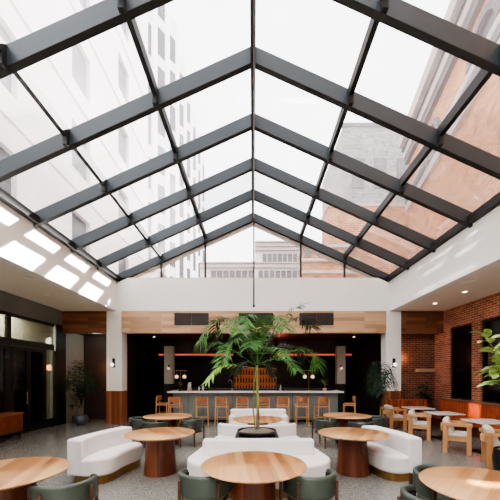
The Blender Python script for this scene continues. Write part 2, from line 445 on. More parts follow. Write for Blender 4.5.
bm = bmesh.new(); tube(bm, [(.025, YF, ZR-.055), (.025, YB-.3, ZR-.055)], .02); obj('conduit', bm, 'metal', sk)
for i, yy in enumerate(ys + [ys[-1]-1.42]):
    if i == 0: continue
    y0, y1 = yy+RW, ys[i-1]
    y0 = max(y0, YF)
    for sg in (-1, 1):
        for k in range(3):
            xa, xb = XP[k]+.03, XP[k+1]-.03
            bm = bmesh.new()
            h = ZR+RD+.005
            q = [bm.verts.new((sg*x, y, h-SL*x)) for x, y in ((xa-.06*(k > 0), yy+.02), (xb+.06, yy+.02), (xb+.06, ys[i-1]+.06), (xa-.06*(k > 0), ys[i-1]+.06))]
            bm.faces.new(q)
            obj('pane', bm, 'roofglass', sk)
gb = sempty('window_2')
for xa, xb in ((-W+.25, -3.45), (-3.45, -1.8), (-1.8, 1.8), (1.8, 3.45), (3.45, W-.25)):
    bm = bmesh.new()
    xs = [xa, xb] if xa*xb > 0 else [xa, 0, xb]
    q = [bm.verts.new((xa, YB+.1, ZE)), bm.verts.new((xb, YB+.1, ZE))] + [bm.verts.new((x, YB+.1, ZR+.15-SL*abs(x))) for x in xs[::-1]]
    bm.faces.new(q); obj('pane', bm, 'gableglass', gb)
for x in (-3.45, -1.8, 1.8, 3.45):
    obj('mullion', BX(x-.03, x+.03, YB+.02, YB+.14, ZE, ZR-SL*abs(x)), 'steel_dark', gb)
for sg in (-1, 1):
    bm = bmesh.new()
    pts = [(0, ZR-.14), (sg*(W-.25), ZR-.14-SL*(W-.25)), (sg*(W-.25), ZR-SL*(W-.25)-.0), (0, ZR)]
    a = [bm.verts.new((x, YB+.1, z)) for x, z in pts]; b_ = [bm.verts.new((x, YB+.16, z)) for x, z in pts]
    bm.faces.new(a); bm.faces.new(b_[::-1])
    for i in range(4): bm.faces.new((a[i], a[(i+1) % 4], b_[(i+1) % 4], b_[i]))
    obj('casing', bm, 'beige', gb)
obj('sill', BX(-W+.1, W-.1, YB+.0, YB+.2, ZE, ZE+.02), 'beige', gb)
rod = thing('hanging_rod', 'slim dark rod hanging from the ridge in front of the white wall', 'rod', (.03, YB-.25, 0))
bm = bmesh.new(); tube(bm, [(0,0,ZR-.02), (0,0,4.38)], .026, 10); obj('rod', bm, 'steel_dark', rod, smooth=True)
bm = bmesh.new(); lathe(bm, [(.04, 4.33), (.045, 4.35), (.045, 4.4), (.03, 4.42)], 12); obj('end_cap', bm, 'black', rod, smooth=True)
obj('clip', BX(-.05, .05, -.05, .05, 5.95, 6.0), 'metal', rod)

# downlights on the soffits
def downlight(x, y, z, lit, label, r=.09, cat='downlight'):
    t = thing('downlight' if lit else 'ceiling_speaker', label, cat, (x, y, z))
    bm = bmesh.new(); lathe(bm, [(r+.025, -.008), (r+.025, 0), (r, 0), (r, -.008)], 24, cap=False)
    bm.faces.new  # ring
    obj('trim_ring', bm, 'plaster', t)
    bm = bmesh.new(); lathe(bm, [(r, -.004), (r, -.001)], 24); obj('lens' if lit else 'grille', bm, 'down' if lit else 'soffit', t)
downlight(6.09, 10.04, ZS, True, 'lit round downlight in the right soffit, farther of the two', .055)
downlight(6.11, 8.65, ZS, True, 'lit round downlight in the right soffit, nearer of the two', .055)
downlight(5.5, 7.67, ZS, False, 'round flush speaker in the right soffit near the white edge', .13, 'speaker')
downlight(-5.5, 7.36, ZS, False, 'round flush speaker in the left soffit near the white edge', .13, 'speaker')
downlight(-6.18, 9.0, ZS, False, 'small unlit round fitting in the left soffit near the wall', .06, 'fitting')
downlight((154-253)/300*13, 13, 3.5, True, 'small ceiling spotlight in the dark at left of the bar', .05)
downlight((354-253)/300*13, 13, 3.5, True, 'small ceiling spotlight in the dark at right of the bar', .05)

# ------------------------------------------------------------------ round pedestal tables
def make_table():
    t = thing('pedestal_table', '', 'table', (0,0,0))
    r = .63
    bm = bmesh.new(); lathe(bm, [(r-.06, .70), (r-.01, .724), (r, .73), (r, .736), (r-.004, .74)], 72); obj('tabletop', bm, 'table', t, smooth=True)
    bm = bmesh.new()
    n = 72; prof = [(.30, 0), (.295, .02), (.27, .35), (.25, .699)]
    rings = []
    for rr, z in prof:
        ring = []
        for i in range(n):
            g = 1 - (.022 if i % 12 == 0 else 0)
            ring.append(bm.verts.new((rr*g*math.cos(2*PI*i/n), rr*g*math.sin(2*PI*i/n), z)))
        rings.append(ring)
    for a, b_ in zip(rings, rings[1:]):
        for i in range(n): bm.faces.new((a[i], a[(i+1) % n], b_[(i+1) % n], b_[i]))
    bm.faces.new(rings[0][::-1]); bm.faces.new(rings[-1])
    obj('pedestal', bm, 'walnut', t, smooth=True)
    return t
tb = make_table()
G = 'round wood pedestal tables'
TBL = [((.01, 3.62), .1, 'large round wood table at the front centre before the white planter sofa'),
       ((-1.73, 5.61), .6, 'round wood table beside the left white sofa'),
       ((1.86, 5.6), -.5, 'round wood table beside the right white sofa'),
       ((-2.27, 8.0), 1.2, 'round wood table at left rear, near the left end of the bar'),
       ((2.53, 8.1), -1.1, 'round wood table at right rear, near the right end of the bar'),
       ((-2.76, 3.32), .3, 'round wood table cut off by the left edge of the photo'),
       ((2.32, 2.9), -.8, 'round wood table in the bottom right corner with a streak of light'),
       ((.12, 7.45), 0, 'round wood table behind the palm planter, before the far white sofa')]
for i, ((x, y), rz, lab) in enumerate(TBL):
    if i == 0: tb.location = (x, y, 0); tb.rotation_euler = (0,0,rz); tb['label'] = lab; tb['group'] = G
    else: dup(tb, (x, y, 0), rz, lab, G)

# ------------------------------------------------------------------ green barrel chairs (face +y)
def arcwall(bm, r0, r1, a0, a1, z0, z1fn, n=28, sy=1.0, straight=0):
    ring = []
    for i in range(n+1):
        t = a0+(a1-a0)*i/n; c, s = math.cos(t), math.sin(t)
        z1 = z1fn(i/n)
        ring.append([bm.verts.new((r0*c, r0*s*sy, z0)), bm.verts.new((r1*c, r1*s*sy, z0)), bm.verts.new((r1*c, r1*s*sy, z1)), bm.verts.new((r0*c, r0*s*sy, z1))])
    for a, b_ in zip(ring, ring[1:]):
        for k in range(4): bm.faces.new((a[k], a[(k+1) % 4], b_[(k+1) % 4], b_[k]))
    bm.faces.new(ring[0][::-1]); bm.faces.new(ring[-1])
def make_barrel():
    t = thing('barrel_chair', '', 'chair')
    bm = bmesh.new(); arcwall(bm, .255, .313, PI-.35, 2*PI+.35, .45, lambda f: .70-.03*abs(2*f-1)**3)
    obj('backrest', bm, 'green', t, bevel=.026, seg=5)
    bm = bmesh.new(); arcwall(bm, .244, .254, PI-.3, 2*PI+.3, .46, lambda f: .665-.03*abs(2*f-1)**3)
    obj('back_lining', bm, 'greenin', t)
    bm = bmesh.new(); prism(bm, rrect(-.24, .24, -.24, .27, .19, 8), .38, .455)
    obj('seat', bm, 'greenseat', t, bevel=.025, seg=4)
    bm = bmesh.new(); prism(bm, rrect(-.245, .245, -.245, .265, .18, 8), .34, .379)
    obj('seat_frame', bm, 'chairleg', t)
    for x, y in ((-.225, -.25), (.225, -.25), (-.318, .11), (.318, .11)):
        top = .64 if y < 0 else .62
        bm = bmesh.new(); tube(bm, [(x*1.02, y*1.02, 0), (x, y, .35), (x, y, top)], [.017, .021, .019], 12)
        obj('leg', bm, 'chairleg', t, smooth=True)
    return t
ch = make_barrel()
G = 'dark green barrel chairs at the round tables'
CH = [(-.56, 3.55, -.15, 'green barrel chair at front centre table, left one'),
      (.665, 3.54, .18, 'green barrel chair at front centre table, right one'),
      (-2.04, 3.26, .6, 'green barrel chair at front left table, its back toward us'),
      (1.74, 2.84, -1.0, 'green barrel chair at bottom right table, nearer one at its left'),
      (2.19, 3.45, -2.7, 'green barrel chair at bottom right table, farther one behind its edge'),
      (-2.98, 8.0, -1.25, 'green barrel chair at the left side of the left rear table'),
      (-2.42, 7.38, -.15, 'green barrel chair at left rear table with its back toward us'),
      (-1.62, 7.85, 1.2, 'green barrel chair at the right side of the left rear table'),
      (1.88, 7.75, -1.0, 'green barrel chair at the left side of the right rear table'),
      (2.66, 7.38, .1, 'green barrel chair at right rear table with its back toward us'),
      (3.28, 8.2, 1.5, 'green barrel chair at the right side of the right rear table')]
for i, (x, y, rz, lab) in enumerate(CH):
    if i == 0: ch.location = (x, y, 0); ch.rotation_euler = (0,0,rz); ch['label'] = lab; ch['group'] = G
    else: dup(ch, (x, y, 0), rz, lab, G)

# ------------------------------------------------------------------ curved white sofas (local: faces -y, length along x)
def smooth_poly(pts, it=2):
    for _ in range(it):
        q = []
        for i in range(len(pts)):
            a, b_ = pts[i], pts[(i+1) % len(pts)]
            q.append((a[0]*.75+b_[0]*.25, a[1]*.75+b_[1]*.25)); q.append((a[0]*.25+b_[0]*.75, a[1]*.25+b_[1]*.75))
        pts = q
    return pts
def make_sofa():
    t = thing('curved_sofa', '', 'sofa')
    seat = smooth_poly([(-.68, .02), (-.72, -.40), (-.45, -.60), (0, -.50), (.45, -.54), (.70, -.38), (.68, .02), (.4, .10), (0, .12), (-.4, .10)], 3)
    bm = bmesh.new(); prism(bm, seat, .131, .43); obj('seat', bm, 'boucle', t, bevel=.05, seg=5)
    # back : gently concave thick wall
    n = 24; outer = []; inner = []
    for i in range(n+1):
        x = -.7+1.4*i/n
        outer.append((x, .17-.06*(x/.7)**2)); inner.append((x*.99, -.06-.10*(x/.7)**2-.06*max(0, -x/.7)**3))
    poly = outer + inner[::-1]
    bm = bmesh.new(); prism(bm, poly, .132, .74); obj('backrest', bm, 'boucle', t, bevel=.045, seg=5)
    base = smooth_poly([(-.66, .13), (-.69, -.38), (-.45, -.565), (0, -.47), (.45, -.505), (.66, -.36), (.66, .13), (0, .13)], 3)
    bm = bmesh.new(); prism(bm, base, 0, .13); obj('plinth', bm, 'brass', t)
    return t
sf = make_sofa()
# left sofa faces +x ; local -y -> +x : rotate +90deg
sf.location = (-2.84, 5.66, 0); sf.rotation_euler = (0,0,PI/2-.25)
tag(sf, 'curved white sofa with brass plinth at left, beside the left table', 'sofa', 'curved white sofas')
dup(sf, (2.66, 5.80, 0), -PI/2+.2, 'curved white sofa with brass plinth at right, beside the right table', 'curved white sofas')
# far sofa facing the camera
fs = thing('sofa', 'far white sofa beyond the palm planter, facing us before the bar stools', 'sofa', (.17, 9.25, 0))
bm = bmesh.new(); prism(bm, rrect(-.88, .88, -.45, .3, .16), .131, .43); obj('seat', bm, 'boucle', fs, bevel=.05, seg=4)
bm = bmesh.new(); prism(bm, rrect(-.88, .88, .1, .36, .1), .132, .76); obj('backrest', bm, 'boucle', fs, bevel=.06, seg=4)
for s_ in (-1, 1):
    bm = bmesh.new(); prism(bm, rrect(min(s_*.7, s_*.9), max(s_*.7, s_*.9), -.3, .3, .08), .133, .6); obj('armrest', bm, 'boucle', fs, bevel=.05, seg=4)
bm = bmesh.new(); prism(bm, rrect(-.84, .84, -.4, .32, .12), 0, .13); obj('plinth', bm, 'brass', fs)

# planter island banquette
IX, IY0, IY1 = .09, 4.97, 6.8
il = thing('planter_banquette', 'white square island sofa wrapped around the palm planter', 'sofa', (IX, 5.88, 0))
def ringprism(bm, po, pi_, z0, z1):
    n = len(po)
    A = [[bm.verts.new((x, y, z)) for x, y in p] for p, z in ((po, z0), (po, z1), (pi_, z1), (pi_, z0))]
    for a, b_ in zip(A, A[1:]+A[:1]):
        for i in range(n): bm.faces.new((a[i], a[(i+1) % n], b_[(i+1) % n], b_[i]))
hole = rrect(-.445, .415, -.44, .42, .02, 8)
def taper(poly, y0, y1, w0, w1):   # narrow a plan outline linearly towards the rear
    return [(x*(w0+(w1-w0)*max(0, min(1, (y-y0)/(y1-y0)))), y) for x, y in poly]
seat_o = taper(rrect(-1.15, 1.15, -1.50, 1.15, .5, 8), -1.0, .75, 1.0, .77)
bm = bmesh.new(); ringprism(bm, seat_o, hole, .131, .49); obj('seat', bm, 'boucle', il, bevel=.04, seg=5)
bm = bmesh.new(); prism(bm, rrect(-.93, .93, -.92, -.72, .05, 6), .40, .74); obj('backrest', bm, 'boucle', il, bevel=.035, seg=4)
n = 20; po = []; pi_ = []
for i in range(n+1):
    x = -.88+1.76*i/n; c_ = (x/.88)**2
    po.append((x, .46+.34*c_)); pi_.append((x*.98, .64+.32*c_))
bm = bmesh.new(); prism(bm, po+pi_[::-1], .40, .74); obj('backrest', bm, 'boucle', il, bevel=.035, seg=4)
base_o = [(x*.95, y*.965) for x, y in seat_o]
bm = bmesh.new(); ringprism(bm, base_o, hole, 0, .13); obj('plinth', bm, 'brass', il)
# planter
PX, PY = .075, 5.87
pb = tag(obj('planter_box', BX(PX-.42, PX+.42, PY-.42, PY+.42, 0, .64), 'black', bevel=.015), 'black square planter plinth inside the white island sofa', 'planter')
bw = thing('planter_bowl', 'wide black bowl planter holding the tall palm', 'planter', (PX, PY, .6405))
bm = bmesh.new(); lathe(bm, [(.28, 0), (.36, .03), (.385, .08), (.385, .105), (.36, .105), (.35, .075)], 48); obj('bowl', bm, 'pot', bw, smooth=True)
bm = bmesh.new(); lathe(bm, [(.352, .076), (.30, .10), (.15, .115), (.0001, .118)], 36, cap=False); obj('pebbles', bm, 'gravel', bw, smooth=True)

# ------------------------------------------------------------------ palms
def frond(bm, pts, n=26, ll=.28, droop=.5, wid=.016, rnd=None, stem_r=.008, vee=.5):
    """bezier-ish rachis through pts (list of 3 or 4 Vectors) with leaflets both sides"""
    rnd = rnd or R
    P = [Vector(p) for p in pts]
    Q = [P[0]*2-P[1]] + P + [P[-1]*2-P[-2]]
    def pos(t):
        u = max(0, min(.99999, t))*(len(P)-1); i = int(u); u -= i
        a, b_, c, d = Q[i:i+4]
        return .5*((2*b_) + (c-a)*u + (2*a-5*b_+4*c-d)*u*u + (3*b_-a-3*c+d)*u**3)
    N = 18
    path = [pos(i/N) for i in range(N+1)]
    tube(bm, path, [stem_r*(1-.8*i/N) for i in range(N+1)], 5)
    for i in range(n):
        t = .22 + .78*i/(n-1)
        p = pos(t); d = (pos(min(.9999, t+.02)) - pos(t-.03)).normalized()
        side = d.cross(Vector((0,0,1)))
        if side.length < .1: side = Vector((1,0,0))
        side.normalize(); up = side.cross(d).normalized()
        L = ll*(.35+.8*math.sin(PI*min(1, (t-.12)*.95)))*rnd.uniform(.75, 1.2)
        for s_ in (-1, 1):
            fwd = .35 + .6*t
            dr = (side*s_*1.0 + d*(fwd+rnd.uniform(-.2,.25)) + up*rnd.uniform(-vee*.3, vee)).normalized()
            a = p; pts_ = []
            for k in range(5):
                u = k/4
                q = a + dr*L*u + Vector((0,0,-1))*L*droop*u*u
                w = wid*(math.sin(PI*min(1, .12+u*.88))+.05)*(1 if k < 4 else .2)
                nrm = (dr.cross(up)).normalized()
                pts_.append((bm.verts.new(q - nrm*w), bm.verts.new(q + nrm*w)))
            for e, f in zip(pts_, pts_[1:]): bm.faces.new((e[0], e[1], f[1], f[0]))
        
def pxw(x, y, Y, dy=0): # world point seen at photo position x,y at depth Y (for measuring only)
    return Vector(((x-253)/300*(Y), Y, EYE-(y-376)/300*Y))
palm = thing('palm_tree', 'tall green palm growing from the black bowl in the centre', 'plant', (PX, PY, .74))
def loc(v): return v - Vector((PX, PY, .74))
crown = Vector((.07, PY, 2.12))
bm = bmesh.new(); tube(bm, [(.02,0,-.05), (.02,0,.5), (.01,0,.9), (.005,0,1.27)], [.032,.027,.022,.018], 10); obj('trunk', bm, 'stem', palm, smooth=True)
bm = bmesh.new(); tube(bm, [(-.03,.03,-.05), (-.07,.04,.4), (-.055,.03,.9), (-.01,.02,1.25)], [.017,.016,.014,.012], 10); obj('trunk', bm, 'stem', palm, smooth=True)
bm = bmesh.new(); tube(bm, [(.02,0,.02), (.02,0,.33)], [.036,.031], 10); obj('bark_sleeve', bm, 'bark', palm, smooth=True)
F = [  # points along each rachis, depth offset at the tip, leaflet length, material
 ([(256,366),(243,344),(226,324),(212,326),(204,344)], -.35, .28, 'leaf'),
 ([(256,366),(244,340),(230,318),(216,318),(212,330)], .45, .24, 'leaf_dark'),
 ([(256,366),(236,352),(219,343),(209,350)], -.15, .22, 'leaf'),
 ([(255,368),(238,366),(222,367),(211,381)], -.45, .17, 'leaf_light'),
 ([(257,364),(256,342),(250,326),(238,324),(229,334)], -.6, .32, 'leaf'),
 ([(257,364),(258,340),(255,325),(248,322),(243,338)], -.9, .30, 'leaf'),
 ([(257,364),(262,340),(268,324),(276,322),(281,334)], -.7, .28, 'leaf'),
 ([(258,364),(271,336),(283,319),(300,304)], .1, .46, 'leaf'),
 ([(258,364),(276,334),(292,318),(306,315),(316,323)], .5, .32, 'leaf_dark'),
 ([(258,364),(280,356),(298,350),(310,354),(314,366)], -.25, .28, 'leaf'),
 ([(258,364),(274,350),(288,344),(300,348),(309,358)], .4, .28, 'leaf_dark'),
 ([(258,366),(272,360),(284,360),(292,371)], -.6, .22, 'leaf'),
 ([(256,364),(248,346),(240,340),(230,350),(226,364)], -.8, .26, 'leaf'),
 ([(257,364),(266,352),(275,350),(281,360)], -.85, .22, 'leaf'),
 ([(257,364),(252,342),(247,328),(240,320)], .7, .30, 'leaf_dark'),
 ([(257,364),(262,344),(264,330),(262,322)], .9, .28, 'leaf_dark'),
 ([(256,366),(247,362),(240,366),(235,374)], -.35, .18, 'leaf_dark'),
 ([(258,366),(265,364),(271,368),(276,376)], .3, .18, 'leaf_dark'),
 ([(257,364),(257,350),(254,344),(250,352)], -1.0, .24, 'leaf'),
]
for (pp, dt, ll, mt) in F:
    n_ = len(pp)-1
    pts = []
    for i, (x, y) in enumerate(pp):
        d_ = dt*(i/n_)**1.2
        v_ = pxw(x, y, PY); v_.y += d_; pts.append(loc(v_))
    bm = bmesh.new()
    frond(bm, pts, 33, ll, .36, .0115 if mt != 'leaf_light' else .02, vee=.7)
    obj('frond', bm, mt, palm)

def small_palm(loc_, h, spread, nf, mat, label, name='potted_palm', seed=1, pot_r=.2, pot_h=.35, potm='pot', ll=.2, trunk=.3, wid=.011):
    r = random.Random(seed)
    p = thing(name.replace('potted_', '')+'_pot' if False else 'plant_pot', label[1], 'pot', loc_)
    bm = bmesh.new(); lathe(bm, [(pot_r*.6, 0), (pot_r*.95, pot_h*.35), (pot_r, pot_h*.7), (pot_r*.8, pot_h), (pot_r*.72, pot_h), (pot_r*.8, pot_h*.85)], 28); obj('pot_body', bm, potm, p, smooth=True)
    t = thing(name, label[0], 'plant', (loc_[0], loc_[1], loc_[2]+pot_h-.02))
    bm = bmesh.new(); lathe(bm, [(pot_r*.72, -.03), (pot_r*.7, -.005), (.001, .01)], 20, cap=False); obj('soil', bm, 'gravel', t)
    bm = bmesh.new(); tube(bm, [(0,0,-.02), (0,0,trunk)], [.02,.016], 8); obj('stem', bm, 'stem', t)
    for i in range(nf):
        a = 2*PI*i/nf + r.uniform(-.3,.3); e = r.uniform(.25, 1)
        rr = spread*(1-.35*e)*r.uniform(.8,1.1); hh = h*(.45+.55*e)
        c0 = Vector((0,0,trunk*r.uniform(.6,1)))
        tip = Vector((rr*math.cos(a), rr*math.sin(a), trunk+(hh-trunk)*.75))
        c1 = Vector((rr*.25*math.cos(a), rr*.25*math.sin(a), trunk+(hh-trunk)*.6))
        c2 = Vector((rr*.7*math.cos(a), rr*.7*math.sin(a), hh*1.15))
        bm = bmesh.new(); frond(bm, [c0, c1, c2, tip], 14, ll, .5, wid, r)
        obj('frond', bm, mat, t)
    return t
def leaf(bm, p, d, up, L, w, fold=.25, droop=.3):
    side = d.cross(up).normalized(); n = 6; rows = []
    for k in range(n+1):
        u = k/n
        ww = w*math.sin(PI*min(1, .04+u*.96))**.75
        c = p + d*L*u - Vector((0,0,1))*L*droop*u*u
        rows.append((bm.verts.new(c-side*ww+up*ww*fold), bm.verts.new(c), bm.verts.new(c+side*ww+up*ww*fold)))
    for a, b_ in zip(rows, rows[1:]):
        bm.faces.new((a[0], a[1], b_[1], b_[0])); bm.faces.new((a[1], a[2], b_[2], b_[1]))
def leafy(loc_, h, rad, nl, L, w, mat, lab, zc=.6, seed=3, pot_r=.22, pot_h=.4, potm='pot', stem='bark', name='leafy_plant', flat=1.0):
    r = random.Random(seed)
    p = thing('plant_pot', lab[1], 'pot', loc_)
    bm = bmesh.new(); lathe(bm, [(pot_r*.65, 0), (pot_r*.95, pot_h*.3), (pot_r, pot_h*.7), (pot_r*.92, pot_h), (pot_r*.84, pot_h), (pot_r*.85, pot_h*.85)], 32); obj('pot_body', bm, potm, p, smooth=True)
    t = thing(name, lab[0], 'plant', (loc_[0], loc_[1], loc_[2]+pot_h-.03))
    bm = bmesh.new(); lathe(bm, [(pot_r*.82, -.02), (pot_r*.8, 0), (.001, .02)], 20, cap=False); obj('soil', bm, 'gravel', t)
    H = h-pot_h; zc0 = H*zc
    bm = bmesh.new(); tube(bm, [(0,0,-.03), (.02,.01,H*.4), (-.01,0,zc0)], [.022,.018,.013], 8)
    ends = []
    for i in range(9):
        a = 2*PI*i/9+r.uniform(-.3,.3); e = r.uniform(-.5, 1)
        q = Vector((rad*.7*math.cos(a), rad*.7*math.sin(a), zc0 + (H-zc0)*e*.9))
        st = Vector((0,0,zc0*r.uniform(.7,1)))
        tube(bm, [st, st*.5+q*.5+Vector((0,0,.03)), q], [.01,.008,.005], 6); ends.append((st, q))
    obj('branches', bm, stem, t)
    bm = bmesh.new()
    for i in range(nl):
        st, q = ends[i % 9]; u = r.uniform(.3, 1.0)
        p0 = st.lerp(q, u)
        a = r.uniform(0, 2*PI)
        d = (q-st).normalized()*.5 + Vector((math.cos(a), math.sin(a), r.uniform(-.35, .6))); d.normalize()
        up = Vector((0,0,1))+Vector((r.uniform(-.5,.5), r.uniform(-.5,.5), 0)); up = (up - d*up.dot(d)).normalized()
        leaf(bm, p0+d*.02, d, up, L*r.uniform(.75,1.15), w*r.uniform(.8,1.15))
    obj('foliage', bm, mat, t, smooth=True)
    return t
leafy((4.42, 5.12, 0), 2.8, .56, 170, .26, .075, 'leaf_big', ('bright rubber plant with pale oval leaves at the right edge', 'dark tall pot at the right edge under the bright rubber plant'), .66, 5, .27, .55, name='rubber_plant')
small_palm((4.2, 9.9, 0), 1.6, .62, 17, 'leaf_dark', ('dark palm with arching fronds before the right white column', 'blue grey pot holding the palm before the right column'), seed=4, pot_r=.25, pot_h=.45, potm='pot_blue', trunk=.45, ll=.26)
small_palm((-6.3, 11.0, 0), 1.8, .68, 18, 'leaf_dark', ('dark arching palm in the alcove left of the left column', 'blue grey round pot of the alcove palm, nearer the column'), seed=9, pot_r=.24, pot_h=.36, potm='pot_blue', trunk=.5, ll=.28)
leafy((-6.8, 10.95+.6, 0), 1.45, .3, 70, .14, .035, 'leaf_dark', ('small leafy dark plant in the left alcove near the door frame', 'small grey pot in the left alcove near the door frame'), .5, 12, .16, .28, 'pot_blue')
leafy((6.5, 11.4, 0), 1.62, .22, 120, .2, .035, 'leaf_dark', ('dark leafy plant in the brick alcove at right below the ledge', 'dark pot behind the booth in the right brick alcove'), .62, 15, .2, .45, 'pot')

# ------------------------------------------------------------------ bar
BY = 11.6
bar = thing('bar_counter', 'long bar counter with white stone top and blue grey front', 'bar', (.1, BY, 0))
bm = bmesh.new(); box(bm, -3.2, 3.2, .06, .16, .1, 1.15)
obj('front_panel', bm, 'barfront', bar)
bm = bmesh.new()
for k in range(1, 11): box(bm, -3.2+.58*k-.006, -3.2+.58*k+.006, .052, .06, .1, 1.15)
obj('panel_joints', bm, 'barblack', bar)
bm = bmesh.new(); box(bm, -3.2, -3.1, .16, .9, .1, 1.15); box(bm, 3.1, 3.2, .16, .9, .1, 1.15); obj('end_panel', bm, 'barfront', bar)
obj('kick_plinth', BX(-3.16, 3.16, .1, .85, 0, .1), 'black', bar)
bm = bmesh.new(); prism(bm, rrect(-3.4, 3.4, -.12, .95, .06), 1.15, 1.21); obj('countertop', bm, 'marble', bar, bevel=.008)
obj('work_shelf', BX(-3.1, 3.1, .55, .9, 1.211, 1.30), 'black', bar)
bm = bmesh.new(); tube(bm, [(-3.1,-.02,.22), (3.1,-.02,.22)], .02)
for k in range(7): tube(bm, [(-3+k, -.02, .22), (-3+k, .06, .22)], .012)
obj('foot_rail', bm, 'brass', bar)
# back bar shelving
SY = 15.3
sh = thing('backbar_shelf', 'amber lit shelving full of bottles behind the bar', 'shelf', (0, SY, 0))
x0, x1 = (233-253)/300*SY, (277-253)/300*SY
obj('cabinet', BX(x0-.1, x1+.1, -.25, .3, 0, 1.05), 'barblack', sh)
obj('back_panel', BX(x0, x1, .26, .3, 1.05, 2.2), 'amber', sh)
for z in (1.05, 1.45, 1.85, 2.2): obj('shelf_board', BX(x0, x1, -.12, .255, z+.001, z+.03), 'walnut', sh)
for x in (x0, (x0+x1)/2, x1): obj('upright', BX(x-.03, x+.03, -.14, .25, 1.051, 2.2), 'barblack', sh)
def bottle_proto(mat):
    t = thing('bottle', '', 'bottle', (0,0,0))
    bm = bmesh.new(); lathe(bm, [(.036,0), (.04,.01), (.04,.17), (.03,.205), (.014,.235), (.013,.29)], 12); obj('glass_body', bm, mat, t, smooth=True)
    bm = bmesh.new(); lathe(bm, [(.015,.29), (.015,.315)], 10); obj('cap', bm, 'black', t)
    return t
protos = {m_: bottle_proto(m_) for m_ in ('bottle', 'bottle_d', 'bottle_c')}
usedp = set()
def put_bottle(mk, x, y, z, lab, grp, sc=1):
    p = protos[mk]
    if mk not in usedp:
        usedp.add(mk); p.location = (x, y, z); p['label'] = lab; p['group'] = grp; p.scale = (sc,)*3
    else: dup(p, (x, y, z), 0, lab, grp, (sc,)*3)
rows = [(1.08, 'bottom'), (1.48, 'second'), (1.88, 'top')]
for z, rn in rows:
    for k in range(15):
        x = x0+.1+(x1-x0-.2)*k/14 
        if abs(x-(x0+x1)/2) < .07: continue
        mk = R.choice(['bottle', 'bottle', 'bottle_d'])
        lab = '%s bottle on the %s shelf of the amber lit back bar' % ('amber' if mk == 'bottle' else 'dark', rn)
        put_bottle(mk, x, SY+.05, z+.001, lab, '%s bottles on the %s back bar shelf' % ('amber' if mk == 'bottle' else 'dark', rn), R.uniform(.85, 1.05))
# pilasters with sconces + led strips
PYY = 14.0
for sg, xa, xb, lab in ((-1, 164, 173, 'left'), (1, 337, 345.5, 'right')):
    xa, xb = (xa-253)/300*PYY, (xb-253)/300*PYY
    p = thing('pilaster', 'grey pilaster in the dark bar, %s one' % lab, 'pilaster', ((xa+xb)/2, PYY, 0))
    obj('shaft', BX(-(xb-xa)/2, (xb-xa)/2, 0, .3, 1.43, 3.2), 'greige', p)
    obj('base', BX(-(xb-xa)/2, (xb-xa)/2, 0, .3, 0, 1.43), 'barblack', p)
    obj('head', BX(-(xb-xa)/2, (xb-xa)/2, 0, .3, 3.2, 3.499), 'barblack', p)
    s = thing('wall_sconce', 'small globe sconce on the %s grey pilaster' % lab, 'sconce', ((xa+xb)/2-.02*sg, PYY-.001, 2.2))
    obj('backplate', BX(-.035, .035, -.03, 0, -.1, .12), 'black', s)
    bm = bmesh.new(); sphere(bm, (0,-.09,-.05), .06); obj('globe', bm, 'globe', s, smooth=True)
def led(xa, xb, lab):
    xa, xb = (xa-253)/300*14.6, (xb-253)/300*14.6
    tag(obj('light_strip', BX(xa, xb, 14.6, 14.64, 2.80, 2.88), 'led'), lab, 'light')
    struct('canopy_beam', BX(xa, xb, 14.64, 15.0, 2.78, 3.5), 'barceil')  # canopy beam that carries the light strip
led(158.5, 233, 'glowing red light strip over the left half of the bar')
led(278, 352, 'glowing red light strip over the right half of the bar')
struct('bulkhead', BX((236-253)/300*14.7, (275-253)/300*14.7, 14.7, 14.9, 2.9, 3.5), 'barceil')  # dark red bulkhead above the back bar
# twin globe lamps on the bar
ZT = 1.21
def globe_lamp(x, y, lab, lg, zt=ZT):
    t = thing('globe_lamp', lab, 'lamp', (x, y, zt+.0005))
    bm = bmesh.new(); lathe(bm, [(.07,0), (.07,.015), (.015,.02), (.012,.03)], 20); obj('base', bm, 'brass', t, smooth=True)
    H = EYE-(370.5-376)/300*y-zt
    bm = bmesh.new(); tube(bm, [(0,0,.02), (0,0,H)], .01); obj('stem', bm, 'brass', t)
    bm = bmesh.new(); tube(bm, [(-.25,0,H), (.25,0,H)], .01); obj('crossbar', bm, 'brass', t)
    for s_ in (-1, 1):
        bm = bmesh.new(); sphere(bm, (s_*.155, 0, H-.25), .075); obj('globe', bm, 'globe', t, smooth=True)
        bm = bmesh.new(); tube(bm, [(s_*.155,0,H), (s_*.155,0,H-.18)], .006); obj('drop_rod', bm, 'brass', t)
globe_lamp((308.7-253)/300*12.02, 12.02, 'twin globe lamp standing on the right part of the bar', None)
globe_lamp((180.5-253)/300*12.02, 12.02, 'twin globe lamp standing on the left part of the bar', None)
# bar top objects
def vase(x, y, prof, mat, nm, lab, cat, z=ZT+.0005):
    bm = bmesh.new(); lathe(bm, prof, 20); o = obj(nm, bm, mat, smooth=True); o.location = (x, y, z); tag(o, lab, cat); return o
g = thing('candle_holder', 'clear jar on a pale wood block at the left end of the bar', 'jar', ((189.5-253)/300*11.75, 11.75, ZT+.0005))
bm = bmesh.new(); lathe(bm, [(.09,0), (.09,.1), (.08,.11)], 20); obj('wood_base', bm, 'header', g, smooth=True)
bm = bmesh.new(); lathe(bm, [(.06,.11), (.08,.14), (.08,.26), (.05,.3), (.09,.34)], 20); obj('jar', bm, 'bottle_c', g, smooth=True)
def herb(x, y, lab, rr, hh, potm, seed):
    leafy((x, y, ZT+.0005), .42*hh, .16*rr, 40, .13, .03, 'leaf_dark', lab, .55, seed, .075, .12, potm, 'stem')
herb((181-253)/300*11.95, 11.78, ('small green herb plant on the left end of the bar', 'small dark pot on the left end of the bar'), 1, 1, 'pot', 21)
